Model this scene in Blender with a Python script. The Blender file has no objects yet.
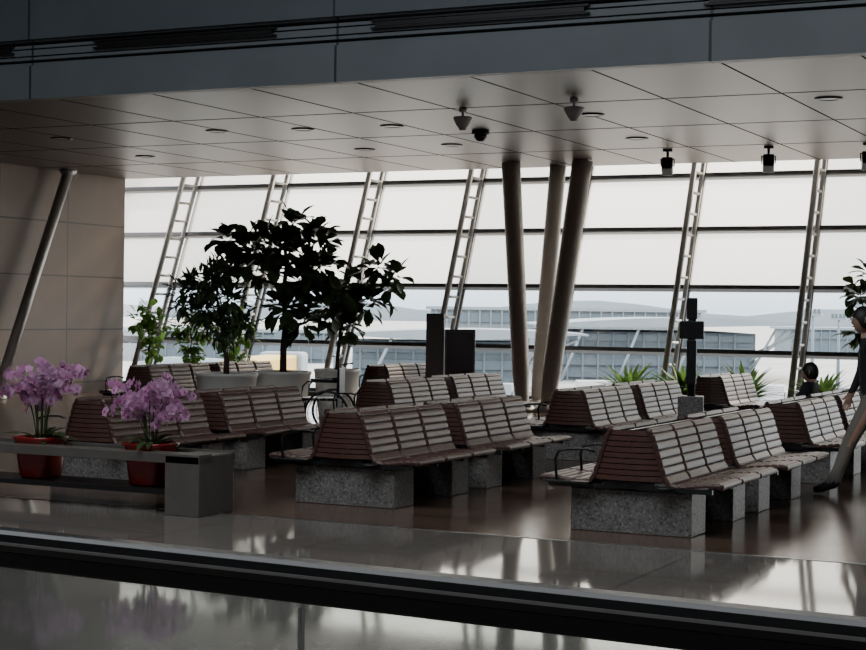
import bpy, bmesh, math, random
from mathutils import Vector, Matrix, Euler
random.seed(7)
scene = bpy.context.scene
COL = scene.collection

# ------------------------------------------------------------------ materials
def nmat(name):
    m = bpy.data.materials.new(name); m.use_nodes = True
    nt = m.node_tree; b = nt.nodes['Principled BSDF']
    return m, nt, b
def mat(name, col, rough=0.5, metal=0.0, noise=0.0, nscale=8.0, bump=0.0, spec=0.5, coat=0.0):
    m, nt, b = nmat(name)
    b.inputs['Base Color'].default_value = (*col, 1)
    b.inputs['Roughness'].default_value = rough
    b.inputs['Metallic'].default_value = metal
    b.inputs['Specular IOR Level'].default_value = spec
    b.inputs['Coat Weight'].default_value = coat
    if noise > 0 or bump > 0:
        tc = nt.nodes.new('ShaderNodeTexCoord'); n = nt.nodes.new('ShaderNodeTexNoise')
        n.inputs['Scale'].default_value = nscale; n.inputs['Detail'].default_value = 4
        nt.links.new(tc.outputs['Object'], n.inputs['Vector'])
        if noise > 0:
            r = nt.nodes.new('ShaderNodeValToRGB')
            r.color_ramp.elements[0].position = .3; r.color_ramp.elements[1].position = .7
            r.color_ramp.elements[0].color = (*[c*(1-noise) for c in col], 1)
            r.color_ramp.elements[1].color = (*[min(1, c*(1+noise)) for c in col], 1)
            nt.links.new(n.outputs['Fac'], r.inputs['Fac']); nt.links.new(r.outputs['Color'], b.inputs['Base Color'])
        if bump > 0:
            bp = nt.nodes.new('ShaderNodeBump'); bp.inputs['Strength'].default_value = bump
            nt.links.new(n.outputs['Fac'], bp.inputs['Height']); nt.links.new(bp.outputs['Normal'], b.inputs['Normal'])
    return m
def joint_mask(nt, specs):
    tc = nt.nodes.new('ShaderNodeTexCoord'); sx = nt.nodes.new('ShaderNodeSeparateXYZ')
    nt.links.new(tc.outputs['Object'], sx.inputs[0]); outs = []
    def M(op, a, b=None):
        n = nt.nodes.new('ShaderNodeMath'); n.operation = op
        for i, v in enumerate((a, b)):
            if v is None: continue
            if isinstance(v, (int, float)): n.inputs[i].default_value = v
            else: nt.links.new(v, n.inputs[i])
        return n.outputs[0]
    for ax, sp, off, hw in specs:
        v = M('FRACT', M('DIVIDE', M('ADD', sx.outputs['XYZ'.index(ax)], 1000*sp-off), sp))
        d = M('ABSOLUTE', M('SUBTRACT', v, 0.5))
        outs.append(M('GREATER_THAN', d, 0.5-hw/sp))
    o = outs[0]
    for q in outs[1:]: o = M('MAXIMUM', o, q)
    return o, tc
def panel_mat(name, col, jcol, specs, rough=.4, metal=0., noise=.08, nscale=1.5, spec=.5):
    m, nt, b = nmat(name)
    o, tc = joint_mask(nt, specs)
    n = nt.nodes.new('ShaderNodeTexNoise'); n.inputs['Scale'].default_value = nscale
    nt.links.new(tc.outputs['Object'], n.inputs['Vector'])
    r = nt.nodes.new('ShaderNodeValToRGB')
    r.color_ramp.elements[0].position = .3; r.color_ramp.elements[1].position = .7
    r.color_ramp.elements[0].color = (*[c*(1-noise) for c in col], 1)
    r.color_ramp.elements[1].color = (*[min(1, c*(1+noise)) for c in col], 1)
    nt.links.new(n.outputs['Fac'], r.inputs['Fac'])
    mx = nt.nodes.new('ShaderNodeMix'); mx.data_type = 'RGBA'
    nt.links.new(o, mx.inputs['Factor']); nt.links.new(r.outputs['Color'], mx.inputs['A'])
    mx.inputs['B'].default_value = (*jcol, 1)
    nt.links.new(mx.outputs['Result'], b.inputs['Base Color'])
    b.inputs['Roughness'].default_value = rough; b.inputs['Metallic'].default_value = metal
    b.inputs['Specular IOR Level'].default_value = spec
    return m

M_ceil = mat('ceiling_panel', (.070,.050,.040), .38, .15, noise=.08, nscale=1.5, spec=.32)
M_wall = panel_mat('stone_panel_wall', (.135,.096,.075), (.02,.016,.014), [('Y',1.9,24.75,.014),('Z',1.0,.2,.014)], rough=.5)
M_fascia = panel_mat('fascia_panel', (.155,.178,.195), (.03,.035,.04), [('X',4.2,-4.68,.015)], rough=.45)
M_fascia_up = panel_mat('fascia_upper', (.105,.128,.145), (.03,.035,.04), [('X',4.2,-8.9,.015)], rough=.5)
M_plain = mat('plaster', (.25,.25,.25), .8, noise=.05)
M_dark = mat('dark_metal', (.018,.018,.02), .35, .2, noise=.1)
M_rail = mat('rail_black_metal', (.020,.020,.021), .28, .2, noise=.1, spec=.5)
M_black = mat('black_plastic', (.012,.012,.013), .35, noise=.1)
M_joint = mat('joint_shadow_gap', (.006,.005,.005), 1.0, noise=.1, spec=0)
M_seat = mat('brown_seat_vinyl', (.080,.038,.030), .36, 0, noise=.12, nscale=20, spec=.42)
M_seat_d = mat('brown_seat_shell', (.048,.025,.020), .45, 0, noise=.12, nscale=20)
M_white_steel = mat('white_steel', (.40,.40,.39), .4, 0, noise=.04)
M_mull = mat('mullion_grey', (.07,.07,.073), .45, .2, noise=.05)
M_col = mat('column_paint', (.36,.335,.31), .45, noise=.05)
M_pole = mat('silver_pole', (.45,.45,.45), .35, .4, noise=.04)
M_pot_white = mat('planter_white', (.68,.67,.63), .45, noise=.04)
M_pot_red = mat('pot_red', (.22,.012,.012), .25, noise=.08, coat=.3)
M_terra = mat('terracotta', (.22,.10,.06), .7, noise=.1)
M_soil = mat('soil', (.03,.02,.015), .95, noise=.3, bump=.5)
M_bark = mat('bark', (.045,.032,.022), .85, noise=.3, nscale=25, bump=.5)
M_bench = mat('grey_stone_bench', (.11,.10,.09), .35, noise=.08, nscale=12)
M_steel = mat('brushed_steel', (.5,.5,.5), .28, .9, noise=.05)
M_skin = mat('skin', (.42,.25,.18), .5, noise=.05)
M_hair = mat('black_hair', (.012,.01,.009), .5, noise=.2)
M_shirt = mat('black_cloth', (.015,.015,.018), .85, noise=.15)
M_pants = mat('khaki_cloth', (.20,.18,.155), .85, noise=.08)
M_shoe = mat('shoe', (.03,.03,.035), .6, noise=.1)
M_white = mat('white_plain', (.7,.7,.7), .5, noise=.02)

def terrazzo(name, base, c1, c2, scale, rough, joints=None, jcol=(.05,.05,.05), spec=.5):
    m, nt, b = nmat(name)
    tc = nt.nodes.new('ShaderNodeTexCoord')
    v = nt.nodes.new('ShaderNodeTexVoronoi'); v.inputs['Scale'].default_value = scale
    nt.links.new(tc.outputs['Object'], v.inputs['Vector'])
    sep = nt.nodes.new('ShaderNodeSeparateColor'); nt.links.new(v.outputs['Color'], sep.inputs[0])
    r = nt.nodes.new('ShaderNodeValToRGB'); cr = r.color_ramp
    cr.elements[0].position = 0; cr.elements[0].color = (*c1, 1)
    cr.elements[1].position = 1; cr.elements[1].color = (*c2, 1)
    e = cr.elements.new(.35); e.color = (*base, 1); e = cr.elements.new(.75); e.color = (*base, 1)
    nt.links.new(sep.outputs[0], r.inputs['Fac']); out = r.outputs['Color']
    if joints:
        o, _ = joint_mask(nt, joints)
        mx = nt.nodes.new('ShaderNodeMix'); mx.data_type = 'RGBA'
        nt.links.new(o, mx.inputs['Factor']); nt.links.new(out, mx.inputs['A']); mx.inputs['B'].default_value = (*jcol, 1)
        out = mx.outputs['Result']
    nt.links.new(out, b.inputs['Base Color'])
    b.inputs['Roughness'].default_value = rough; b.inputs['Specular IOR Level'].default_value = spec
    return m
M_tile = terrazzo('polished_tile_floor', (.17,.152,.135), (.13,.115,.102), (.22,.20,.18), 110, .06, [('X',1.2,.3,.005),('Y',1.2,.2,.005)], jcol=(.05,.045,.04), spec=.85)
M_block = terrazzo('terrazzo_block', (.17,.163,.155), (.07,.068,.066), (.27,.26,.25), 70, .45)
m, nt, b = nmat('wood_plank_floor'); M_wood = m
tc = nt.nodes.new('ShaderNodeTexCoord'); mp = nt.nodes.new('ShaderNodeMapping')
nt.links.new(tc.outputs['Object'], mp.inputs['Vector'])
br = nt.nodes.new('ShaderNodeTexBrick'); br.inputs['Scale'].default_value = 1
br.inputs['Brick Width'].default_value = 1.8; br.inputs['Row Height'].default_value = .15; br.inputs['Mortar Size'].default_value = .004
br.inputs['Color1'].default_value = (.125,.078,.056,1); br.inputs['Color2'].default_value = (.075,.046,.034,1); br.inputs['Mortar'].default_value = (.014,.009,.007,1)
nt.links.new(mp.outputs[0], br.inputs['Vector']); nt.links.new(br.outputs['Color'], b.inputs['Base Color'])
nz = nt.nodes.new('ShaderNodeTexNoise'); nz.inputs['Scale'].default_value = 3; nt.links.new(tc.outputs['Object'], nz.inputs['Vector'])
mr = nt.nodes.new('ShaderNodeMapRange'); mr.inputs['To Min'].default_value = .14; mr.inputs['To Max'].default_value = .24
nt.links.new(nz.outputs['Fac'], mr.inputs['Value']); nt.links.new(mr.outputs[0], b.inputs['Roughness'])
def thin_glass(name, tint, gl=.06):
    m, nt, b = nmat(name); nt.nodes.remove(b); out = nt.nodes['Material Output']
    t = nt.nodes.new('ShaderNodeBsdfTransparent'); t.inputs[0].default_value = (*tint, 1)
    g = nt.nodes.new('ShaderNodeBsdfGlossy'); g.inputs['Roughness'].default_value = .01
    mx = nt.nodes.new('ShaderNodeMixShader')
    lw = nt.nodes.new('ShaderNodeLayerWeight'); lw.inputs['Blend'].default_value = .3
    mr = nt.nodes.new('ShaderNodeMapRange'); mr.inputs['To Min'].default_value = gl; mr.inputs['To Max'].default_value = .7
    nt.links.new(lw.outputs['Fresnel'], mr.inputs['Value']); nt.links.new(mr.outputs[0], mx.inputs[0])
    nt.links.new(t.outputs[0], mx.inputs[1]); nt.links.new(g.outputs[0], mx.inputs[2]); nt.links.new(mx.outputs[0], out.inputs[0])
    return m
M_glass = thin_glass('window_glass', (.82,.87,.90), .02)
M_rail_glass = thin_glass('balustrade_glass', (.88,.92,.92), .06)
m, nt, b = nmat('roller_shade_fabric'); M_shade = m; nt.nodes.remove(b); out = nt.nodes['Material Output']
t = nt.nodes.new('ShaderNodeBsdfTransparent'); t.inputs[0].default_value = (.98,.915,.84,1)
tl = nt.nodes.new('ShaderNodeBsdfTranslucent'); tl.inputs[0].default_value = (.90,.83,.755,1)
tc = nt.nodes.new('ShaderNodeTexCoord'); nz = nt.nodes.new('ShaderNodeTexNoise'); nz.inputs['Scale'].default_value = .8
nt.links.new(tc.outputs['Object'], nz.inputs['Vector'])
mr = nt.nodes.new('ShaderNodeMapRange'); mr.inputs['To Min'].default_value = .44; mr.inputs['To Max'].default_value = .52
nt.links.new(nz.outputs['Fac'], mr.inputs['Value'])
mx = nt.nodes.new('ShaderNodeMixShader'); nt.links.new(mr.outputs[0], mx.inputs[0])
nt.links.new(t.outputs[0], mx.inputs[1]); nt.links.new(tl.outputs[0], mx.inputs[2]); nt.links.new(mx.outputs[0], out.inputs[0])
def leafmat(name, c, tr=.35):
    m, nt, b = nmat(name); out = nt.nodes['Material Output']
    b.inputs['Roughness'].default_value = .35
    tc = nt.nodes.new('ShaderNodeTexCoord'); nz = nt.nodes.new('ShaderNodeTexNoise'); nz.inputs['Scale'].default_value = 5
    nt.links.new(tc.outputs['Object'], nz.inputs['Vector'])
    r = nt.nodes.new('ShaderNodeValToRGB'); r.color_ramp.elements[0].position = .3; r.color_ramp.elements[1].position = .7
    r.color_ramp.elements[0].color = (*[x*.6 for x in c], 1); r.color_ramp.elements[1].color = (*[min(1,x*1.3) for x in c], 1)
    nt.links.new(nz.outputs['Fac'], r.inputs['Fac']); nt.links.new(r.outputs[0], b.inputs['Base Color'])
    tl = nt.nodes.new('ShaderNodeBsdfTranslucent'); nt.links.new(r.outputs[0], tl.inputs[0])
    mx = nt.nodes.new('ShaderNodeMixShader'); mx.inputs[0].default_value = tr
    nt.links.new(b.outputs[0], mx.inputs[1]); nt.links.new(tl.outputs[0], mx.inputs[2]); nt.links.new(mx.outputs[0], out.inputs[0])
    return m
M_leaf = leafmat('leaf_dark', (.055,.095,.032), .20)
M_leaf2 = leafmat('leaf_green', (.12,.23,.05), .5)
M_leaf3 = leafmat('orchid_leaf', (.05,.10,.03), .3)
M_petal = leafmat('orchid_petal', (.74,.42,.66), .4)
M_petal_c = mat('orchid_centre', (.40,.04,.22), .5, noise=.1)
M_apron = panel_mat('apron_concrete', (.30,.295,.285), (.19,.19,.19), [('X',12,0,.2),('Y',12,0,.2)], rough=.9, noise=.12, nscale=.05)
M_bld = mat('hazy_building', (.125,.155,.18), .8, noise=.08, nscale=.2)  # distance haze is put into the bluish colours of these building materials
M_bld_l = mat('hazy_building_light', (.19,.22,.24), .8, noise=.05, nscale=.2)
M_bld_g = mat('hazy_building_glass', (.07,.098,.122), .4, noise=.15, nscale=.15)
M_hill = mat('far_hill', (.23,.27,.30), 1, noise=.05, nscale=.01)  # hill colour carries the haze tint
M_yellow = mat('yellow_paint', (.45,.30,.06), .6, noise=.05)
M_veh = mat('vehicle_white', (.4,.41,.42), .5, noise=.03)

# ------------------------------------------------------------------ builder
class B:
    def __init__(s): s.bm = bmesh.new(); s.mats = []
    def mi(s, m):
        if m not in s.mats: s.mats.append(m)
        return s.mats.index(m)
    def face(s, vs, m, smooth=False):
        try: f = s.bm.faces.new(vs)
        except ValueError: return
        f.material_index = s.mi(m); f.smooth = smooth
    def box(s, c, d, m, rot=None, bev=0):
        hx, hy, hz = d[0]/2, d[1]/2, d[2]/2
        co = [(-hx,-hy,-hz),(hx,-hy,-hz),(hx,hy,-hz),(-hx,hy,-hz),(-hx,-hy,hz),(hx,-hy,hz),(hx,hy,hz),(-hx,hy,hz)]
        R = rot.to_matrix() if rot else Matrix.Identity(3)
        vs = [s.bm.verts.new(R @ Vector(p) + Vector(c)) for p in co]
        fs = []
        for q in ((0,3,2,1),(4,5,6,7),(0,1,5,4),(1,2,6,5),(2,3,7,6),(3,0,4,7)):
            f = s.bm.faces.new([vs[i] for i in q]); f.material_index = s.mi(m); fs.append(f)
        if bev > 0:
            es = list({e for f in fs for e in f.edges})
            r = bmesh.ops.bevel(s.bm, geom=es, offset=bev, segments=2, affect='EDGES', profile=.5)
            for f in r['faces']: f.material_index = s.mi(m)
    def tube(s, pts, r, m, seg=8, cap=True, smooth=True):
        pts = [Vector(p) for p in pts]; n = len(pts)
        rs = r if isinstance(r, (list, tuple)) else [r]*n
        rings = []; up = None
        for i, p in enumerate(pts):
            d = (pts[min(i+1,n-1)]-pts[max(i-1,0)])
            d = d.normalized() if d.length > 1e-9 else Vector((0,0,1))
            if up is None:
                up = Vector((0,0,1)) if abs(d.z) < .9 else Vector((1,0,0))
            a = d.cross(up)
            if a.length < 1e-4: a = d.cross(Vector((0,1,.1)))
            a.normalize(); b_ = a.cross(d).normalized(); up = b_
            rings.append([s.bm.verts.new(p + (a*math.cos(2*math.pi*k/seg)+b_*math.sin(2*math.pi*k/seg))*rs[i]) for k in range(seg)])
        for i in range(n-1):
            for k in range(seg):
                s.face([rings[i][k], rings[i][(k+1)%seg], rings[i+1][(k+1)%seg], rings[i+1][k]], m, smooth)
        if cap:
            s.face(rings[0][::-1], m); s.face(rings[-1], m)
    def lathe(s, prof, c, m, seg=24, smooth=True, sq=0.0):
        rings = []
        for r, z in prof:
            ring = []
            for k in range(seg):
                a = 2*math.pi*k/seg
                q = 1.0
                if sq: q = 1/((abs(math.cos(a))**(2+sq)+abs(math.sin(a))**(2+sq))**(1/(2+sq)))
                ring.append(s.bm.verts.new((c[0]+r*q*math.cos(a), c[1]+r*q*math.sin(a), c[2]+z)))
            rings.append(ring)
        for i in range(len(rings)-1):
            for k in range(seg):
                s.face([rings[i][k], rings[i][(k+1)%seg], rings[i+1][(k+1)%seg], rings[i+1][k]], m, smooth)
        s.face(rings[0][::-1], m); s.face(rings[-1], m)
    def prism(s, poly, y0, y1, m, smooth=False, caps=False):
        a = [s.bm.verts.new((p[0], y0, p[1])) for p in poly]; b_ = [s.bm.verts.new((p[0], y1, p[1])) for p in poly]
        n = len(poly)
        for i in range(n):
            s.face([a[i], a[(i+1)%n], b_[(i+1)%n], b_[i]], m, smooth)
        if caps: s.face(a[::-1], m); s.face(b_, m)
        return a, b_
    def leaf(s, base, d, up, L, W, m, curl=.3, n=4, shape='ob'):
        d = d.normalized(); side = d.cross(up)
        if side.length < 1e-3: side = Vector((1,0,0))
        side.normalize(); nn = side.cross(d).normalized(); prev = None
        for i in range(n+1):
            t = i/n
            if shape == 'ob': w = W*.5*max(.04, math.sin(math.pi*min(1, t**1.3*.97+.02)))
            else: w = W*.5*max(.05, math.sin(math.pi*(t*.93+.05))**.7)
            p = Vector(base)+d*L*t - nn*curl*L*t*t
            vs = [s.bm.verts.new(p-side*w+nn*w*.25), s.bm.verts.new(p), s.bm.verts.new(p+side*w+nn*w*.25)]
            if prev:
                s.face([prev[0],prev[1],vs[1],vs[0]], m, True); s.face([prev[1],prev[2],vs[2],vs[1]], m, True)
            prev = vs
    def done(s, name, loc=(0,0,0), rz=0, parent=None, recalc=True):
        if recalc: bmesh.ops.recalc_face_normals(s.bm, faces=s.bm.faces)
        me = bpy.data.meshes.new(name); s.bm.to_mesh(me); s.bm.free()
        for m in s.mats: me.materials.append(m)
        o = bpy.data.objects.new(name, me); COL.objects.link(o)
        o.location = loc; o.rotation_euler = (0,0,rz)
        if parent: o.parent = parent
        return o
def simple_box(name, lo, hi, m):
    b = B(); b.box([(lo[i]+hi[i])/2 for i in range(3)], [hi[i]-lo[i] for i in range(3)], m); return b.done(name)

# ------------------------------------------------------------------ room
XL, XR, YB, YW = -19.7, 8.0, -6.0, 26.5
HC = 4.15
fl = B()
fl.box(((XL+XR)/2, (YB+11)/2, -.1), (XR-XL, 11-YB, .2), M_tile)
fl.box(((XL+XR)/2, (11+YW+.3)/2, -.1), (XR-XL, YW+.3-11, .2), M_wood)
fl.box(((XL+XR)/2, 11, .001), (XR-XL, .03, .004), M_steel)
fl.done('floor')
simple_box('wall_left', (XL-.4, YB, 0), (XL, YW, 9.2), M_wall)
simple_box('wall_right', (XR, YB, 0), (XR+.3, YW+3, 9.2), M_plain)
simple_box('wall_back', (XL, YB-.3, 0), (XR, YB, 9.2), M_plain)
c = B()
c.box(((XL+XR)/2, (15.85+YW)/2, HC+.1), (XR-XL, YW-15.85, .2), M_ceil)
c.box(((XL+XR)/2, YW-.05, HC+.9), (XR-XL, .1, 1.4), M_plain)
c.box(((XL+XR)/2, 27.9, 5.75), (XR-XL+6, 3.0, .1), M_plain)
k = -4.68-1.38*10
while k < XR:                      # panel joints (black gasket strips)
    c.box((k, (15.85+YW)/2, HC-.001), (.02, YW-15.85, .004), M_joint); k += 1.38
for yy in (18.5, 21.2, 23.9): c.box(((XL+XR)/2, yy, HC-.001), (XR-XL, .03, .004), M_joint)
c.done('ceiling')
simple_box('ceiling_hall', (XL, YB, 9.2), (XR, 15.9, 9.4), M_plain)
f = B()
cx = (XL+XR)/2; wx = XR-XL
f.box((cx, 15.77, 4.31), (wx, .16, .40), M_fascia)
f.box((cx, 15.9, 4.66), (wx, .1, .36), M_dark)
for z in (4.53, 4.60, 4.74, 4.82): f.box((cx, 15.80, z), (wx, .14, .035), M_fascia)
f.box((cx, 15.78, 4.67), (wx, .10, .07), M_fascia)
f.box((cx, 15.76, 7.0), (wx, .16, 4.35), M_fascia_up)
f.done('trim_fascia')
for i, x in enumerate((-18.3,-14.6,-10.9,-7.2,-3.5,.2)):
    b = B()
    b.box((x, 15.72, 4.71), (2.4, .06, .05), M_black); b.box((x, 15.70, 4.75), (2.5, .04, .02), M_dark)
    b.box((x, 15.70, 4.67), (2.5, .04, .02), M_dark)
    b.done('slot_diffuser')

# ------------------------------------------------------------------ window wall (leaning out)
LEAN = .42; Y0 = 26.6
ZB, ZT = .12, 5.6
def gy(z): return Y0 + LEAN*z
NX = [-19.2+2.135*k for k in range(-2, 13)]
ZR = [.12, 1.0, 2.09, 3.11, 4.08, 5.1]
g = B()
for i in range(len(NX)-1):
    vs = [g.bm.verts.new((x, gy(z)+.02, z)) for x, z in ((NX[i]+.02,ZB),(NX[i+1]-.02,ZB),(NX[i+1]-.02,ZT),(NX[i]+.02,ZT))]
    g.face(vs, M_glass)
g.done('window_1')
g = B()
for i in range(len(NX)-1):
    vs = [g.bm.verts.new((x, gy(z)-.05, z)) for x, z in ((NX[i]+.04,2.12),(NX[i+1]-.04,2.12),(NX[i+1]-.04,ZT-.1),(NX[i]+.04,ZT-.1))]
    g.face(vs, M_shade)
g.done('roller_shades')
fr = B()
ang = math.atan(LEAN)
for z in ZR:
    fr.box(((NX[0]+NX[-1])/2, gy(z)-.02, z), (NX[-1]-NX[0], .14, .075), M_mull, Euler((-ang,0,0)))
for x in NX:
    fr.tube([(x, gy(ZB)+.05, ZB), (x, gy(ZT)+.05, ZT)], .035, M_mull, seg=6)
fr.box(((NX[0]+NX[-1])/2, Y0-.02, .06), (NX[-1]-NX[0], .3, .12), M_mull)
fr.done('window_frame')
for x in NX:
    t = B()
    a0 = Vector((x, gy(.05)-.12, .05)); a1 = Vector((x, gy(5.6)-.12, 5.6))
    off = Vector((0, -.5, 0))
    t.tube([a0, a1], .045, M_white_steel, 8); t.tube([a0+off, a1+off], .055, M_white_steel, 8)
    for k in range(1, 15):
        p = a0.lerp(a1, k/15); t.tube([p, p+off], .028, M_white_steel, 6)
    t.box((x, gy(0)-.37, .03), (.25, .75, .06), M_mull)
    t.done('window_truss')

def column(p0, p1, r0, r1, nm='leaning_column'):
    b = B(); p0 = Vector(p0); p1 = Vector(p1)
    n = 14; pts = [p0.lerp(p1, i/n) for i in range(n+1)]
    rs = [r0+(r1-r0)*(i/n) if i > 1 else r0*(.65+.25*i) for i in range(n+1)]
    b.tube(pts, rs, M_col, 20)
    b.lathe([(.24,0),(.24,.03),(.2,.06),(.12,.16)], (p0.x,p0.y,0), M_col, 20)
    return b.done(nm)
column((-10.62,25.2,.02), (-10.98,25.4,4.14), .14, .16)
column((-10.70,26.0,.02), (-10.45,26.2,4.14), .13, .14)
column((-10.20,25.2,.02), (-9.70,25.4,4.14), .15, .17)
b = B(); b.tube([(-19.38,22.45,.02),(-19.38,24.33,4.08)], .095, M_pole, 14); b.lathe([(.18,0),(.18,.04),(.12,.08)], (-19.38,22.45,0), M_pole, 16)
b.lathe([(.12,-.10),(.16,-.05),(.16,0)], (-19.38,24.34,HC), M_pole, 16)
b.done('leaning_pole')

# ------------------------------------------------------------------ bench
def catmull(P, per=10):
    out = []
    Q = [P[0]]+list(P)+[P[-1]]
    for i in range(1, len(Q)-2):
        for k in range(per):
            t = k/per; p0,p1,p2,p3 = Q[i-1],Q[i],Q[i+1],Q[i+2]
            out.append(tuple(.5*((2*p1[j])+(-p0[j]+p2[j])*t+(2*p0[j]-5*p1[j]+4*p2[j]-p3[j])*t*t+(-p0[j]+3*p1[j]-3*p2[j]+p3[j])*t**3) for j in range(2)))
    out.append(P[-1]); return out
def resample(pts, step, mult=8):
    L = [0]
    for a, b_ in zip(pts, pts[1:]): L.append(L[-1]+math.dist(a, b_))
    n = round(L[-1]/step/mult)*mult; out = []; j = 0
    for i in range(n+1):
        d = L[-1]*i/n
        while j < len(L)-2 and L[j+1] < d: j += 1
        t = (d-L[j])/max(1e-9, L[j+1]-L[j])
        out.append((pts[j][0]+(pts[j+1][0]-pts[j][0])*t, pts[j][1]+(pts[j+1][1]-pts[j][1])*t))
    return out
prof = catmull([(.70,.355),(.715,.385),(.69,.408),(.55,.402),(.42,.385),(.345,.385),(.295,.42),(.265,.50),(.23,.61),(.195,.72),(.165,.775),(.135,.79)], 10)
seatL = resample(prof, .0078)
def offset(pts, dfun, s=1):
    o = []
    for i, p in enumerate(pts):
        a = pts[max(0,i-1)]; c_ = pts[min(len(pts)-1,i+1)]
        dx, dz = c_[0]-a[0], c_[1]-a[1]; l = math.hypot(dx, dz) or 1
        d = dfun(i)*s; o.append((p[0]+dz/l*d, p[1]-dx/l*d))
    return o
S = 1
mid = len(seatL)//4
if offset(seatL, lambda i: .03)[mid][1] < seatL[mid][1]: S = -1
RIB = [-.008, .0005, .002, .0028, .003, .0028, .002, .0005]
outer = offset(seatL, lambda i: RIB[i % 8], S)
inner = offset(seatL, lambda i: -.032, S)
SEAT_W, NSEAT = .53, 3
UL = SEAT_W*NSEAT
def build_bench():
    b = B()
    for sgn in (1, -1):
        for k in range(NSEAT):
            y0 = k*SEAT_W+.016; y1 = (k+1)*SEAT_W-.016
            ys = [y0, y0+.014, y1-.014, y1]
            rows = []
            for yi, y in enumerate(ys):
                shr = .5 if yi in (0, 3) else 0
                ring = []
                for i, (p, q) in enumerate(zip(outer, inner)):
                    ring.append(b.bm.verts.new((sgn*(p[0]+(q[0]-p[0])*shr), y, p[1]+(q[1]-p[1])*shr)))
                for q in inner[::-1]: ring.append(b.bm.verts.new((sgn*q[0], y, q[1])))
                rows.append(ring)
            n = len(rows[0]); m_ = len(outer)
            for r0, r1 in zip(rows, rows[1:]):
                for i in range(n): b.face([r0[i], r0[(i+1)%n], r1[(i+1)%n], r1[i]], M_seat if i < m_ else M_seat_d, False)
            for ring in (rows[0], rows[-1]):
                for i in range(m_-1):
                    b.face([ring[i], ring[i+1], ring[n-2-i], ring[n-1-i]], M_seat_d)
        for k in range(NSEAT+1):
            y = k*SEAT_W
            if sgn < 0:
                b.tube([(sgn*.26,y,.60),(sgn*.32,y,.615),(sgn*.47,y,.61),(sgn*.55,y,.59),(sgn*.575,y,.53),(sgn*.56,y,.36)], .011, M_black, 6)
            b.box((sgn*.36, min(max(y,.03),UL-.03), .345), (.55, .035, .035), M_black)
        b.box((sgn*.42, UL/2, .34), (.06, UL-.04, .05), M_black)
    bk = [p for p in seatL if p[1] > .40 and p[0] < .34]
    bi = offset(bk, lambda i: -.03, S)
    for y, dy in ((.03, -1), (UL-.03, 1)):
        N = 9
        for j in range(N):
            z0 = .40+(.775-.40)*j/N; z1 = .40+(.775-.40)*(j+1)/N-.007
            def wd(z):
                q = min(bi, key=lambda p: abs(p[1]-z)); return max(.02, q[0]+.01)
            prev = None
            for side in range(9):
                t = -1+2*side/8; bow = .055*(1-t*t)
                row = [b.bm.verts.new((t*wd(z), y+dy*bow*(1.15-(z-.4)*1.6), z)) for z in (z0, (z0+z1)/2, z1)]
                if prev:
                    b.face([prev[0],row[0],row[1],prev[1]], M_seat, True); b.face([prev[1],row[1],row[2],prev[2]], M_seat, True)
                prev = row
    b.box((0, UL/2, .36), (.40, UL-.02, .05), M_black)
    b.box((0, UL/2, .58), (.03, UL-.10, .38), M_black)
    b.box((-.45, -.03, .37), (.34, .10, .018), M_black, bev=.004)
    b.lathe([(.08,0),(.08,.015)], (.30,-.04,.355), M_black, 14)
    for y in (.24, 1.34):
        b.box((0, y, .16), (.94, .36, .32), M_block, bev=.008)
    return b.done('airport_bench')
first = build_bench()
units = [(-4.02,11.55),(-4.0,13.35),(-4.0,16.0),(-4.0,17.8),
         (-6.66,11.95),(-6.66,13.8),(-6.62,17.0),(-6.62,18.85),
         (-9.42,12.15),(-9.42,14.05),(-9.35,17.6),(-9.35,19.4),
         (-6.6,22.3),
         (-14.3,19.6),(-14.3,21.4),(-12.0,22.6)]
first.location = (units[0][0], units[0][1], 0)
for x, y in units[1:]:
    o = bpy.data.objects.new('airport_bench', first.data); COL.objects.link(o); o.location = (x, y, 0)

# ------------------------------------------------------------------ glass balustrade (local x along the rail)
b = B()
b.box((0, 0, 1.10), (17, .085, .05), M_rail, bev=.022)
b.box((0, 0, 1.062), (17, .05, .04), M_rail, bev=.006)
b.box((0, .046, 1.107), (17, .004, .010), M_steel)  # thin bright strip stands in for the highlight along the rail edge
b.box((0, -.046, 1.100), (17, .004, .006), M_steel)  # second highlight line, built as a strip on the near side
b.box((0, 0, .05), (17, .09, .10), M_steel, bev=.008)
xs = [-.16+1.65*k for k in range(-5, 6)]
for a_, b2 in zip(xs, xs[1:]):
    b.box(((a_+b2)/2, 0, .565), (b2-a_-.008, .014, .95), M_rail_glass)
for a_ in xs:
    b.box((a_, 0, .56), (.006, .016, .94), M_white)
b.done('glass_balustrade', (-1.5, 2.815, 0), math.radians(-3.9))

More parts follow.
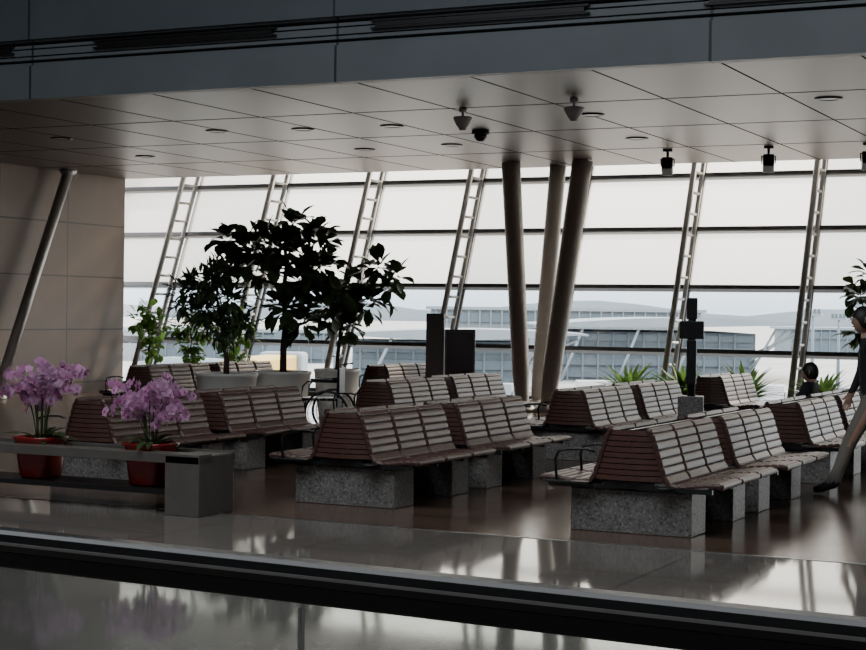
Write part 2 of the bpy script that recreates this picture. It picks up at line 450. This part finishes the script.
# ------------------------------------------------------------------ planter stand w/ orchids
b = B()
xr, yf = -7.22, 10.70
b.box((xr-.16, yf+.25, .235), (.32, .50, .47), M_bench, bev=.006)
b.box((xr-2.6, yf+.09, .445), (5.2, .18, .075), M_bench, bev=.004)
b.box((xr-2.6, yf+.49, .445), (5.2, .04, .075), M_bench, bev=.004)
b.box((xr-2.6, yf+.28, .17), (4.9, .44, .04), M_dark)
b.box((xr-5.0, yf+.25, .235), (.32, .50, .47), M_bench, bev=.006)
b.done('stone_planter_bench')
def orchid(name, x, y, z, h, spread, seed):
    random.seed(seed); b = B()
    b.lathe([(.13,0),(.15,.02),(.165,.15),(.185,.31),(.20,.33),(.20,.345),(.18,.345),(.17,.32)], (0,0,0), M_pot_red, 32, sq=1.5)
    b.lathe([(.175,.30),(.17,.325)], (0,0,0), M_soil, 16)
    for k in range(16):
        a = random.uniform(0, 6.28); el = random.uniform(.2, .8)
        d = Vector((math.cos(a)*math.cos(el), math.sin(a)*math.cos(el), math.sin(el)))
        b.leaf((.05*math.cos(a), .05*math.sin(a), .33), d, Vector((0,0,1)), random.uniform(.18,.28), .06, M_leaf3, curl=.6, n=6, shape='st')
    def flower(p, d):
        d = d.normalized(); u = d.cross(Vector((0,0,1)))
        if u.length < .01: u = Vector((1,0,0))
        u.normalize(); v = u.cross(d)
        L = random.uniform(.038, .05)
        for j in range(5):
            a = 2*math.pi*j/5+math.pi/2
            w = L*(1.15 if j in (1,4) else .8)
            dd = u*math.cos(a)+v*math.sin(a)
            b.leaf(p, dd+d*.12, d, L, w, M_petal, curl=.12, n=3, shape='st')
        b.leaf(p+d*.004, d*.7-v*.5, u, .022, .022, M_petal_c, n=2, shape='st')
    for k in range(14):
        a = 2*math.pi*k/14+random.uniform(-.2,.2); R = spread*random.uniform(.3,1.1); hh = h*random.uniform(.68, 1)
        pts = []
        for i in range(12):
            t = i/11
            rr = .04+R*t**1.6; zz = .32+(hh-.32)*math.sin(min(1.0, t*1.15)*math.pi*.60)
            pts.append(Vector((rr*math.cos(a+.3*t), rr*math.sin(a+.3*t), zz)))
        b.tube(pts, [.005-.003*i/11 for i in range(12)], M_leaf3, 5)
        for i in range(4, 12):
            for q in range(2):
                off = Vector((random.uniform(-1,1), random.uniform(-1,1), random.uniform(-1,1)))*.04
                d = Vector((math.cos(a)+random.uniform(-.8,.8), math.sin(a)+random.uniform(-.8,.8)-.3, random.uniform(-.3,.4)))
                flower(pts[i]+off, d)
    return b.done(name, (x,y,z), recalc=False)
orchid('potted_orchid', -7.88, 10.99, .19, .86, .28, 3)
orchid('potted_orchid', -9.0, 10.99, .19, .96, .34, 5)

# ------------------------------------------------------------------ trees
CR = Vector((.899,.438,0)); CF = Vector((-.438,.899,0))
def cluster(b, c, r, n, L, W, m, shape='ob', up_bias=.2):
    for _ in range(n):
        v = Vector((random.gauss(0,1), random.gauss(0,1), random.gauss(0,1))).normalized()
        p = Vector(c)+v*r*random.uniform(.1,.9)
        d = v+Vector((0,0,up_bias))+Vector((random.uniform(-.6,.6),random.uniform(-.6,.6),random.uniform(-.6,.5)))
        b.leaf(p, d, Vector((random.uniform(-.4,.4),random.uniform(-.4,.4),1)), L*random.uniform(.65,1.1), W*random.uniform(.8,1.1), m, curl=random.uniform(.1,.4), shape=shape)
def planter_prof(b, R, H, m):
    b.lathe([(R*.72,0),(R*.78,.02),(R*.93,H*.55),(R,H-.05),(R*1.03,H-.04),(R*1.03,H),(R*.95,H),(R*.92,H-.06)], (0,0,0), m, 32)
    b.lathe([(R*.93,H-.09),(R*.93,H-.05)], (0,0,0), M_soil, 24)
def tree(name, x, y, R, H, potm, clusters, L, W, leafm, shape, nper, seed, trunks=1, tr=.035):
    random.seed(seed); b = B(); planter_prof(b, R, H, potm)
    for k in range(trunks):
        off = Vector((random.uniform(-.1,.1), random.uniform(-.1,.1), 0)) if trunks > 1 else Vector((0,0,0))
        top = max(c[1] for c in clusters)-.3
        tp = [off+Vector((0,0,H-.07))]; mean = sum(c[0] for c in clusters)/len(clusters)
        for i in range(1, 7):
            t = i/6; tp.append(off*(1-t)+CR*mean*t*t*.7+Vector((random.uniform(-.03,.03), random.uniform(-.03,.03), H+(top-H)*t)))
        b.tube(tp, [tr*(1-.09*i) for i in range(7)], M_bark, 8)
        for j, cl in enumerate(clusters):
            if trunks > 1 and j % trunks != k: continue
            c = CR*cl[0]+CF*cl[3]+Vector((0,0,cl[1]))
            cand = [p for p in tp if p.z < c.z-.12] or [tp[0]]
            s = cand[-1]; mid = s.lerp(c, .5)+Vector((0,0,-.06))
            b.tube([s, mid, c], [tr*.5, tr*.38, tr*.2], M_bark, 6)
            cluster(b, c, cl[2], int(nper*(cl[2]/.3)**2), L, W, leafm, shape)
    return b.done(name, (x,y,0), recalc=False)
tree('potted_fiddle_leaf_fig', -12.37, 20.45, .40, .74, M_pot_white,
     [(-.50,2.50,.28,.1),(-.82,2.60,.18,-.1),(-.80,2.32,.2,.1),(.12,2.86,.26,0),(.44,2.62,.28,.2),(-.12,2.50,.32,-.2),(.52,2.25,.30,-.1),(.80,2.0,.26,.1),(.22,2.05,.32,.1),(.05,1.66,.26,-.2),(-.30,2.15,.26,.3),(.60,1.66,.28,.2),(.25,1.45,.24,0)],
     .27, .18, M_leaf, 'ob', 62, 11, tr=.055)
tree('potted_fiddle_leaf_fig', -11.96, 21.30, .33, .76, M_pot_white,
     [(.60,2.28,.20,0),(.85,2.12,.16,.1),(.72,1.95,.17,0),(.35,2.05,.2,-.1),(.12,1.75,.26,.1),(.45,1.75,.24,0),(.1,1.4,.22,0)],
     .26, .17, M_leaf, 'ob', 58, 12, tr=.035)
tree('potted_schefflera', -12.55, 19.25, .42, .74, M_pot_white,
     [(-.30,1.98,.28,0),(-.55,1.86,.26,.1),(-.15,2.12,.22,.1),(.05,1.76,.28,-.1),(-.35,1.6,.3,.1),(-.65,1.66,.18,.2),(.2,1.45,.22,.1),(-.1,1.35,.25,0)],
     .18, .06, M_leaf, 'st', 170, 13, trunks=3, tr=.025)
for (x, y, h, sd) in ((-17.5,24.3,1.40,21),(-16.55,24.2,1.28,22),(-15.7,24.3,1.2,23)):
    tree('potted_rubber_plant', x, y, .24, .5, M_pot_white, [(0,h+.12,.22,0),(-.18,h,.2,.1),(.2,h-.06,.2,0),(0,h-.3,.24,.1),(.05,h-.5,.2,0)], .2, .12, M_leaf2, 'ob', 65, sd, tr=.02)
tree('potted_fiddle_leaf_fig', -4.80, 24.2, .3, .6, M_pot_white, [(.05,2.2,.22,0),(-.12,1.95,.22,0),(.1,1.65,.27,.1),(-.12,1.4,.22,0)], .24, .15, M_leaf, 'ob', 75, 31, tr=.03)
for i, (x, y, h) in enumerate(((-8.9,25.55,.86),(-7.95,25.5,.84),(-6.95,25.5,.86),(-5.75,25.5,.82))):
    random.seed(50+i); b = B()
    b.lathe([(.13,0),(.15,.02),(.19,.26),(.205,.27),(.205,.31),(.18,.31)], (0,0,0), M_terra, 20)
    b.lathe([(.18,.27),(.18,.29)], (0,0,0), M_soil, 16)
    for k in range(90):
        a = random.uniform(0,6.28); el = random.uniform(.5,1.5)
        d = Vector((math.cos(a)*math.cos(el), math.sin(a)*math.cos(el), math.sin(el)))
        b.leaf((.05*math.cos(a),.05*math.sin(a),.28), d, Vector((0,0,1)), random.uniform(.5,1.05)*(h-.2), .08, M_leaf2, curl=.4, n=6, shape='st')
    b.done('potted_fern', (x,y,0), recalc=False)

# ------------------------------------------------------------------ wheelchair
def ring(b, c, R, r, m, seg=28):
    pts = []
    for k in range(seg+1):
        a = 2*math.pi*k/seg; pts.append((c[0]+R*math.cos(a), c[1], c[2]+R*math.sin(a)))
    b.tube(pts, r, m, 6, cap=False)
b = B()
for sy in (-.28, .28):
    ring(b, (0,sy,.30), .28, .018, M_black); ring(b, (0,sy*1.12,.30), .24, .007, M_steel)
    for k in range(12):
        a = math.pi*k/6; b.tube([(0,sy,.30),(.27*math.cos(a),sy,.30+.27*math.sin(a))], .003, M_steel, 4)
    b.tube([(0,sy-.02,.30),(0,sy+.02,.30)], .03, M_black, 10)
    ring(b, (.42,sy*.8,.09), .075, .014, M_black, seg=16)
    b.tube([(.42,sy*.8,.09),(.40,sy*.8,.25),(.36,sy*.85,.48)], .012, M_dark)
    b.tube([(-.12,sy*.85,.25),(-.14,sy*.85,.92),(-.26,sy*.85,.93)], .012, M_dark)
    b.tube([(-.13,sy*.85,.70),(.26,sy*.85,.70),(.32,sy*.85,.64),(.34,sy*.85,.48),(-.13,sy*.85,.47)], .012, M_dark)
    b.box((.08,sy*.85,.725), (.28,.05,.03), M_black, bev=.008)
    b.tube([(.36,sy*.6,.48),(.50,sy*.6,.18),(.52,sy*.6,.12)], .011, M_dark)
    b.box((.56,sy*.5,.12), (.16,.14,.015), M_black)
b.tube([(0,-.3,.30),(0,.3,.30)], .012, M_steel)
b.box((.12,0,.47), (.46,.46,.035), M_black, bev=.01); b.box((-.14,0,.68), (.03,.46,.40), M_black, bev=.01)
b.done('wheelchair', (-10.62,18.75,0), math.radians(200))

# ------------------------------------------------------------------ info kiosk & sign post
b = B()
M_kiosk = mat('kiosk_brown', (.085,.062,.052), .4, noise=.08)
b.box((0,0,.80), (.26,.16,1.60), M_kiosk, bev=.01); b.box((0,0,.02), (.5,.4,.04), M_dark, bev=.01)
b.box((.36,0,1.0), (.44,.08,.75), M_kiosk, bev=.01); b.box((.36,-.045,1.02), (.38,.01,.62), mat('screen_off', (.05,.035,.04), .15, noise=.1))
b.box((.36,-.046,.67), (.3,.008,.05), M_white); b.box((.36,0,.32), (.08,.06,.62), M_dark)
b.done('information_kiosk', (-10.42,21.45,0), math.radians(20))
b = B()
b.box((0,0,.36), (.28,.28,.72), M_block, bev=.01); b.tube([(0,0,.7),(0,0,1.82)], .045, M_black, 12)
b.box((0,0,1.46), (.27,.12,.20), M_black, bev=.01); b.box((0,0,1.70), (.12,.10,.24), M_black, bev=.01); b.box((.0,0,1.1), (.11,.09,.5), M_dark, bev=.01)
b.done('charging_sign_post', (-5.50,17.9,0), math.radians(15))

# ------------------------------------------------------------------ ceiling fixtures
M_lamp = mat('lamp_lens', (.35,.34,.32), .3, noise=.05)
for x, y in ((-4.28,19.1),(-7.39,19.65),(-7.77,22.5),(-11.77,19.9),(-13.06,19.7),(-10.4,19.96),(-12.3,22.7),(-10.7,22.5),(-16.4,22.6),(-15.9,19.8),(-4.3,22.5),(-1.2,19.1)):
    b = B(); b.lathe([(.13,0),(.16,.0),(.165,-.012),(.15,-.02),(.11,-.012),(.10,-.002)], (0,0,0), M_black, 24)
    b.lathe([(.10,-.008),(.095,-.004)], (0,0,0), M_lamp, 20); b.done('recessed_downlight', (x,y,HC))
for x, y in ((-8.7,18.6),(-7.05,18.15)):
    b = B(); b.lathe([(.05,0),(.05,-.03),(.03,-.05)], (0,0,0), M_white, 16); b.tube([(0,0,-.04),(0,0,-.12)], .018, M_white, 8)
    b.lathe([(.11,-.10),(.12,-.12),(.085,-.2),(.05,-.24),(.045,-.27)], (0,0,0), M_white, 20); b.done('hanging_spotlight', (x,y,HC))
b = B(); b.lathe([(.12,0),(.13,-.05),(.11,-.06)], (0,0,0), M_dark, 20); b.lathe([(.09,-.055),(.088,-.1),(.06,-.14),(.02,-.155)], (0,0,0), M_black, 20)
b.done('dome_camera', (-9.5,20.9,HC))
for x in (-7.86,-6.3,-4.85):
    b = B(); b.box((0,0,-.02), (.14,.14,.04), M_dark); b.tube([(0,0,-.03),(0,0,-.16)], .02, M_dark, 8)
    b.box((0,-.04,-.26), (.17,.24,.2), M_black, Euler((math.radians(-25),0,0)), bev=.02)
    b.tube([(-.1,0,-.14),(-.1,0,-.26)], .01, M_dark, 6); b.tube([(.1,0,-.14),(.1,0,-.26)], .01, M_dark, 6); b.tube([(-.1,0,-.15),(.1,0,-.15)], .01, M_dark, 6)
    b.done('ceiling_speaker', (x,24.2,HC), math.radians(15))

# ------------------------------------------------------------------ people
def skin_body(name, joints, edges, radii, matfun, mats, loc, rz):
    names = list(joints); me = bpy.data.meshes.new(name)
    me.from_pydata([joints[n] for n in names], [(names.index(a), names.index(b_)) for a, b_ in edges], [])
    o = bpy.data.objects.new(name+'_tmp', me); COL.objects.link(o)
    sk = o.modifiers.new('s', 'SKIN'); sk.use_smooth_shade = True
    for i, n in enumerate(names):
        r = radii[n]; r = r if isinstance(r, tuple) else (r, r)
        me.skin_vertices[0].data[i].radius = r
        me.skin_vertices[0].data[i].use_root = (n == 'pelvis')
    ss = o.modifiers.new('ss', 'SUBSURF'); ss.levels = 2; ss.render_levels = 2
    dg = bpy.context.evaluated_depsgraph_get(); dg.update()
    nm = bpy.data.meshes.new_from_object(o.evaluated_get(dg))
    bpy.data.objects.remove(o)
    for m_ in mats: nm.materials.append(m_)
    for p in nm.polygons: p.material_index = matfun(p.center); p.use_smooth = True
    ob = bpy.data.objects.new(name, nm); COL.objects.link(ob); ob.location = loc; ob.rotation_euler = (0,0,rz)
    return ob
def hand_chains(joints, edges, radii, wrist, d, side, tag, palm_n):
    d = d.normalized(); side = (side-d*side.dot(d)).normalized(); pn = palm_n.normalized(); W = Vector(joints[wrist])
    joints[tag+'palm'] = tuple(W+d*.06); radii[tag+'palm'] = (.026,.036); edges.append((wrist, tag+'palm'))
    for i, (o, L) in enumerate(((.028,.068),(.010,.078),(-.010,.072),(-.027,.056))):
        a = W+d*.085+side*o; b1 = a+d*L*.5+pn*L*.12; c1 = b1+d*L*.38+pn*L*.32
        for j, p in enumerate((a,b1,c1)):
            joints[f'{tag}f{i}{j}'] = tuple(p); radii[f'{tag}f{i}{j}'] = (.0095,.0085,.007)[j]
        edges += [(tag+'palm', f'{tag}f{i}0'), (f'{tag}f{i}0', f'{tag}f{i}1'), (f'{tag}f{i}1', f'{tag}f{i}2')]
    a = W+d*.03+side*.035; b1 = a+d*.035+side*.022+pn*.01
    joints[tag+'t0'] = tuple(a); joints[tag+'t1'] = tuple(b1); radii[tag+'t0'] = .012; radii[tag+'t1'] = .009
    edges += [(wrist, tag+'t0'), (tag+'t0', tag+'t1')]
M_lips = mat('lips', (.35,.12,.1), .5, noise=.05)
def head(parent, c, yaw, s=1.0, tilt=0):
    b = B(); seg, rg = 20, 14
    R = Euler((0, tilt, yaw)).to_matrix()
    def P(v): return R @ (Vector(v)*s) + Vector(c)
    rings = []
    for i in range(rg+1):
        ph = math.pi*i/rg; z = .118*math.cos(ph); r = math.sin(ph)
        row = []
        for k in range(seg):
            a = 2*math.pi*k/seg; x = .098*r*math.cos(a); y = .076*r*math.sin(a)
            if z < 0: y *= 1+z*2.2; x = x*(1+z*1.2)+(-z)*.12*(1 if x > 0 else .3)
            if x > .07: x = .07+(x-.07)*.6
            if abs(y) < .016 and x > .05 and -.045 < z < .02: x += .022*(1-abs(z+.025)/.045 if z < .02 else 0)
            if .008 < z < .04 and .015 < abs(y) < .05 and x > .04: x -= .006
            row.append(b.bm.verts.new(P((x,y,z))))
        rings.append(row)
    for i in range(rg):
        for k in range(seg): b.face([rings[i][k],rings[i][(k+1)%seg],rings[i+1][(k+1)%seg],rings[i+1][k]], M_skin, True)
    bmesh.ops.remove_doubles(b.bm, verts=b.bm.verts, dist=.0005)
    for sy in (-1, 1):
        b.lathe([(.001,-.008),(.008,-.005),(.010,0),(.008,.005),(.001,.008)], P((.075,sy*.03,.015)), M_white, 10)
        b.lathe([(.001,-.004),(.0045,0),(.001,.004)], P((.083,sy*.03,.015)), M_hair, 8)
        b.tube([P((-.005,sy*.072,.03)),P((-.015,sy*.088,.02)),P((-.012,sy*.086,-.005)),P((0,sy*.072,-.03))], .008*s, M_skin, 6)
        b.tube([P((.078,sy*.015,.040)),P((.074,sy*.045,.040))], .004, M_hair, 5)
    b.tube([P((.082,-.022,-.062)),P((.092,0,-.060)),P((.082,.022,-.062))], .006, M_lips, 6)
    hr = []
    for i in range(9):
        ph = math.pi*i/8*.72; row = []
        for k in range(seg):
            a = 2*math.pi*k/seg; f_ = math.cos(a)
            phk = ph*(1 if f_ < .2 else 1-.38*min(1, (f_-.2)/.5))
            row.append(b.bm.verts.new(P((.108*math.sin(phk)*math.cos(a)-.006, .086*math.sin(phk)*math.sin(a), .128*math.cos(phk)+.004))))
        hr.append(row)
    for i in range(8):
        for k in range(seg): b.face([hr[i][k],hr[i][(k+1)%seg],hr[i+1][(k+1)%seg],hr[i+1][k]], M_hair, True)
    return b.done('head', parent=parent)

J = {'pelvis':(0,0,.93),'waist':(.01,0,1.08),'chest':(.03,0,1.28),'neck':(.04,0,1.43),'headb':(.06,0,1.50),
 'lhip':(0,.09,.88),'lkn':(.20,.10,.50),'lan':(.34,.10,.12),'lheel':(.31,.10,.06),'lball':(.46,.10,.045),'ltoe':(.53,.10,.04),
 'rhip':(0,-.09,.88),'rkn':(-.06,-.10,.48),'ran':(-.38,-.10,.18),'rball':(-.30,-.10,.055),'rtoe':(-.24,-.10,.035),
 'lsh':(.03,.17,1.38),'lel':(-.10,.22,1.12),'lwr':(-.04,.23,.90),
 'rsh':(.03,-.17,1.38),'rel':(.06,-.22,1.12),'rwr':(.16,-.21,.90)}
E = [('pelvis','waist'),('waist','chest'),('chest','neck'),('neck','headb'),('pelvis','lhip'),('lhip','lkn'),('lkn','lan'),('lan','lheel'),('lan','lball'),('lball','ltoe'),
 ('pelvis','rhip'),('rhip','rkn'),('rkn','ran'),('ran','rball'),('rball','rtoe'),('chest','lsh'),('lsh','lel'),('lel','lwr'),('chest','rsh'),('rsh','rel'),('rel','rwr')]
Rr = {'pelvis':(.13,.11),'waist':(.13,.10),'chest':(.15,.11),'neck':.055,'headb':.05,'lhip':.10,'rhip':.10,'lkn':.075,'rkn':.075,'lan':.052,'ran':.052,'lheel':.035,'lball':.04,'rball':.04,'ltoe':.03,'rtoe':.03,
 'lsh':.065,'rsh':.065,'lel':.05,'rel':.05,'lwr':.030,'rwr':.030}
hand_chains(J, E, Rr, 'lwr', Vector((.15,0,-1)), Vector((1,0,0)), 'L', Vector((0,-1,0)))
hand_chains(J, E, Rr, 'rwr', Vector((.3,0,-1)), Vector((1,0,0)), 'R', Vector((0,1,0)))
def mf(c):
    if abs(c.y) > .165 and c.z < .92: return 0
    if c.z > 1.44: return 0
    if c.z > .93 or (abs(c.y) > .165 and c.z > .85): return 1
    if c.z < .11: return 3
    return 2
w = skin_body('walking_person', J, E, Rr, mf, [M_skin, M_shirt, M_pants, M_shoe], (-3.02,15.42,0), math.radians(200))
head(w, (.09,0,1.60), 0)

J = {'pelvis':(0,0,.50),'waist':(-.03,0,.60),'chest':(-.09,0,.76),'neck':(-.11,0,.88),'headb':(-.10,0,.93),
 'lhip':(.05,.09,.49),'lkn':(.46,.12,.50),'lan':(.50,.12,.10),'lball':(.60,.12,.045),'ltoe':(.68,.12,.04),
 'rhip':(.05,-.09,.49),'rkn':(.46,-.12,.50),'ran':(.48,-.12,.10),'rball':(.58,-.12,.045),'rtoe':(.66,-.12,.04),
 'lsh':(-.08,.17,.84),'lel':(.0,.24,.62),'lwr':(.22,.14,.62),'rsh':(-.08,-.17,.84),'rel':(.0,-.24,.62),'rwr':(.22,-.14,.62)}
E = [('pelvis','waist'),('waist','chest'),('chest','neck'),('neck','headb'),('pelvis','lhip'),('lhip','lkn'),('lkn','lan'),('lan','lball'),('lball','ltoe'),
 ('pelvis','rhip'),('rhip','rkn'),('rkn','ran'),('ran','rball'),('rball','rtoe'),('chest','lsh'),('lsh','lel'),('lel','lwr'),('chest','rsh'),('rsh','rel'),('rel','rwr')]
Rr = {k: v for k, v in Rr.items() if k in J}
Rr['lhip']=Rr['rhip']=.085; Rr['lkn']=Rr['rkn']=.06; Rr['pelvis']=(.11,.09)
hand_chains(J, E, Rr, 'lwr', Vector((1,-.4,-.2)), Vector((0,-1,.5)), 'L', Vector((0,0,-1)))
hand_chains(J, E, Rr, 'rwr', Vector((1,.4,-.2)), Vector((0,1,.5)), 'R', Vector((0,0,-1)))
def mf2(c):
    if c.x > .22 and c.z > .56 and abs(c.y) < .2: return 0
    if c.z > .88 and abs(c.y) < .1: return 0
    if c.z > .56 or (abs(c.y) > .17 and c.z > .54): return 1
    if c.z < .11: return 3
    return 2
s_ = skin_body('seated_person', J, E, Rr, mf2, [M_skin, M_shirt, M_pants, M_shoe], (-4.46,18.85,.0), math.radians(180))
head(s_, (-.07,0,.99), 0, .92)

# ------------------------------------------------------------------ exterior
g = B(); g.box((-200, 1030, -8.5), (3000, 2000, 1), M_apron); g.done('apron_ground')
def cam2w(px, Z):   # plan position of a bearing from the terrace at a given distance
    t = (px-433)/1650.0; X = t*Z; return (.899*X-.438*Z, .438*X+.899*Z)
YAW = math.radians(26)
def bld(name, px0, px1, Z, z1, depth=20, roof='flat', bands=3, m=M_bld, mg=M_bld_g, rise=1.0):
    x0, y0 = cam2w(px0, Z); x1, y1 = cam2w(px1, Z); L = math.dist((x0,y0),(x1,y1)); h = z1+8
    b = B(); b.box((L/2, depth/2, h/2), (L, depth, h), m)
    for k in range(bands):
        z = h*(k+.55)/bands; b.box((L/2, -.3, z), (L*.98, .6, h/bands*.55), mg)
    for k in range(int(L/2.2)): b.box((k*2.2+1, -.7, h/2), (.22, .3, h), m)
    if roof == 'wing':
        n = 24; tp = []; bt = []
        for i in range(n+1):
            t = i/n; x = -1+(L+9)*t
            zt = h+.9+rise*math.sin(math.pi*(t*.85+.02))
            th = .25+1.1*math.sin(math.pi*min(1, t*1.05))
            tp.append((x, zt)); bt.append((x, zt-th))
        a, c2 = b.prism(tp+bt[::-1], -5, depth+2, M_bld_l)
        for i in range(n): b.face([a[i], a[i+1], a[2*n-i], a[2*n+1-i]], M_bld_l)
        for k in range(int(L/8)): b.tube([(k*8+2,-4.5,0),(k*8+5,-4.2,h+.4)], .22, M_bld_l, 6)
        for k in range(4): b.tube([(L-1,-1,h-3-k),(L+7-k*1.6,-3,h+.5)], .18, M_bld_l, 6)
    else: b.box((L/2, depth/2, h+.3), (L+2, depth+2, .6), M_bld_l)
    return b.done(name, (x0,y0,-8), math.atan2(y1-y0, x1-x0))
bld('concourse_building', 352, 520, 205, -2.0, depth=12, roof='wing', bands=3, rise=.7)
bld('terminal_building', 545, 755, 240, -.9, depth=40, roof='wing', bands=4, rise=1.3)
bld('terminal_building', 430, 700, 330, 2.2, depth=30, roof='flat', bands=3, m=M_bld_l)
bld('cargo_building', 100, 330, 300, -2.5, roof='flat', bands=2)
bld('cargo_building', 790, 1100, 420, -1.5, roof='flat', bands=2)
h = B(); n = 60
pv = None
for i in range(n+1):
    px = -500+2200*i/n; x, y = cam2w(px, 1700); zz = 4+9*abs(math.sin(i*.37)*math.sin(i*.13+1))+3*math.sin(i*.9)
    v = [h.bm.verts.new((x,y,-8)), h.bm.verts.new((x,y,zz))]
    if pv: h.face([pv[0],v[0],v[1],pv[1]], M_hill)
    pv = v
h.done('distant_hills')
for px, Z, ht in ((812,200,12),(838,230,11.5),(145,230,12),(335,180,11),(860,180,13)):
    x, y = cam2w(px, Z); b = B(); b.tube([(0,0,0),(0,0,ht-2)], [.28,.15], M_bld, 8)
    b.box((0,0,ht-2), (2.2,.5,.5), M_bld_l)
    for k in (-.8,-.3,.3,.8): b.box((k,-.2,ht-1.6), (.35,.3,.5), M_bld_g)
    b.done('apron_light_mast', (x,y,-8))
def truck(px, Z, L, hh, m, rz):
    x, y = cam2w(px, Z); b = B()
    b.box((0,0,hh*.6), (L,2.2,hh*.8), m, bev=.1); b.box((L/2+.9,0,hh*.42), (1.7,2.1,hh*.62), m, bev=.2); b.box((L/2+1.2,0,hh*.58), (1.2,2.15,hh*.2), M_bld_g)
    for wx_ in (-L*.35, L*.1, L/2+.9):
        for sy in (-1.0, 1.0): b.tube([(wx_,sy-.12,.42),(wx_,sy+.12,.42)], .42, M_black, 14)
    b.done('ground_service_truck', (x,y,-8), rz)
truck(705,150,5,2.4,M_bld_l,.4); truck(735,160,4,2.3,M_bld_l,.5); truck(760,175,5,2.4,M_veh,.3); truck(490,170,5,2.4,M_bld_l,.2)
truck(595,185,4,2.2,M_veh,.6); truck(400,170,5,2.4,M_bld_l,.4); truck(180,150,4,2.3,M_bld_l,.3); truck(840,170,5,2.4,M_bld_l,.2)
x, y = cam2w(262, 120); b = B()
b.box((0,0,5.0), (14,2.6,2.4), M_yellow, bev=.2); b.tube([(3,0,0),(3,0,4)], .5, M_bld, 10); b.tube([(-5,0,0),(-5,0,4)], .6, M_bld, 10); b.box((7.3,0,4.9), (2.5,3.4,3.0), M_bld_l, bev=.3)
b.done('jet_bridge', (x,y,-8), 1.9)
def plane(px, Z, rz, s=1.0):
    x, y = cam2w(px, Z); b = B()
    pts = [(-18,0,4.6),(-14,0,4.2),(-9,0,3.9),(-2,0,3.7),(8,0,3.7),(13,0,3.6),(16,0,3.4),(17.5,0,3.2)]
    b.tube([(p[0]*s,p[1],p[2]*s) for p in pts], [r*s for r in (.3,1.0,1.7,2.0,2.0,1.8,1.1,.2)], M_bld_l, 18)
    for sy in (-1, 1):
        vs = [b.bm.verts.new(Vector(p)*s) for p in ((4,sy*1.6,3.0),(-2,sy*1.6,3.0),(-7,sy*16,4.2),(-5.2,sy*16,4.2))]; b.face(vs, M_bld_l)
        vs = [b.bm.verts.new(Vector(p)*s) for p in ((-13,sy*.8,4.5),(-17,sy*.5,4.7),(-19,sy*6,5.0),(-17.5,sy*6,5.0))]; b.face(vs, M_bld_l)
        b.tube([Vector(p)*s for p in ((2.5,sy*5.5,2.2),(-.8,sy*5.5,2.2))], [1.0*s,.7*s], M_bld, 14)
        b.tube([Vector(p)*s for p in ((-1,sy*2.5,3),(-1,sy*2.5,0))], .3*s, M_bld, 6)
    b.tube([Vector(p)*s for p in ((13,0,3),(13,0,0))], .25*s, M_bld, 6)
    vs = [b.bm.verts.new(Vector(p)*s) for p in ((-12,0,5),(-17,0,5),(-19.5,0,11),(-17.3,0,11))]; b.face(vs, M_bld_g)
    b.done('parked_airliner', (x,y,-8), rz, recalc=False)
plane(205, 190, 2.9, .7)

# ------------------------------------------------------------------ world, sun, fill light
w = bpy.data.worlds.new('hazy_sky'); scene.world = w; w.use_nodes = True; nt = w.node_tree
bg = nt.nodes['Background']; tc = nt.nodes.new('ShaderNodeTexCoord'); sx = nt.nodes.new('ShaderNodeSeparateXYZ')
nt.links.new(tc.outputs['Generated'], sx.inputs[0])
r = nt.nodes.new('ShaderNodeValToRGB'); cr = r.color_ramp
cr.elements[0].position = 0; cr.elements[0].color = (.30,.345,.385,1)
cr.elements[1].position = .6; cr.elements[1].color = (.88,.88,.90,1)
e = cr.elements.new(.05); e.color = (.60,.615,.62,1); e = cr.elements.new(.2); e.color = (.97,.92,.86,1)
nt.links.new(sx.outputs['Z'], r.inputs['Fac']); nt.links.new(r.outputs[0], bg.inputs['Color']); bg.inputs['Strength'].default_value = 7.0
sun = bpy.data.lights.new('sun', 'SUN'); sun.energy = 11.0; sun.angle = math.radians(6); sun.color = (1,.85,.66)
so = bpy.data.objects.new('sun', sun); COL.objects.link(so)
dirv = Vector((-.42,-.78,-.50)); so.rotation_euler = dirv.to_track_quat('-Z','Y').to_euler()
al = bpy.data.lights.new('hall_fill', 'AREA'); al.shape = 'RECTANGLE'; al.size = 14; al.size_y = 8; al.energy = 1100; al.color = (.90,.95,1)  # unseen fill light added to brighten fascia and orchids from the hall side
ao = bpy.data.objects.new('hall_fill', al); COL.objects.link(ao); ao.location = (-6, 5, 9.1)

# ------------------------------------------------------------------ camera
cam = bpy.data.cameras.new('camera'); cam.sensor_width = 36; cam.lens = 1650/866*36; cam.clip_end = 5000; cam.clip_start = .05
co = bpy.data.objects.new('camera', cam); COL.objects.link(co)
Rm = Matrix.Rotation(YAW, 4, 'Z') @ Matrix.Rotation(math.radians(90-.45), 4, 'X') @ Matrix.Rotation(math.radians(.8), 4, 'Z')
co.matrix_world = Matrix.Translation((0,0,1.62)) @ Rm
scene.camera = co
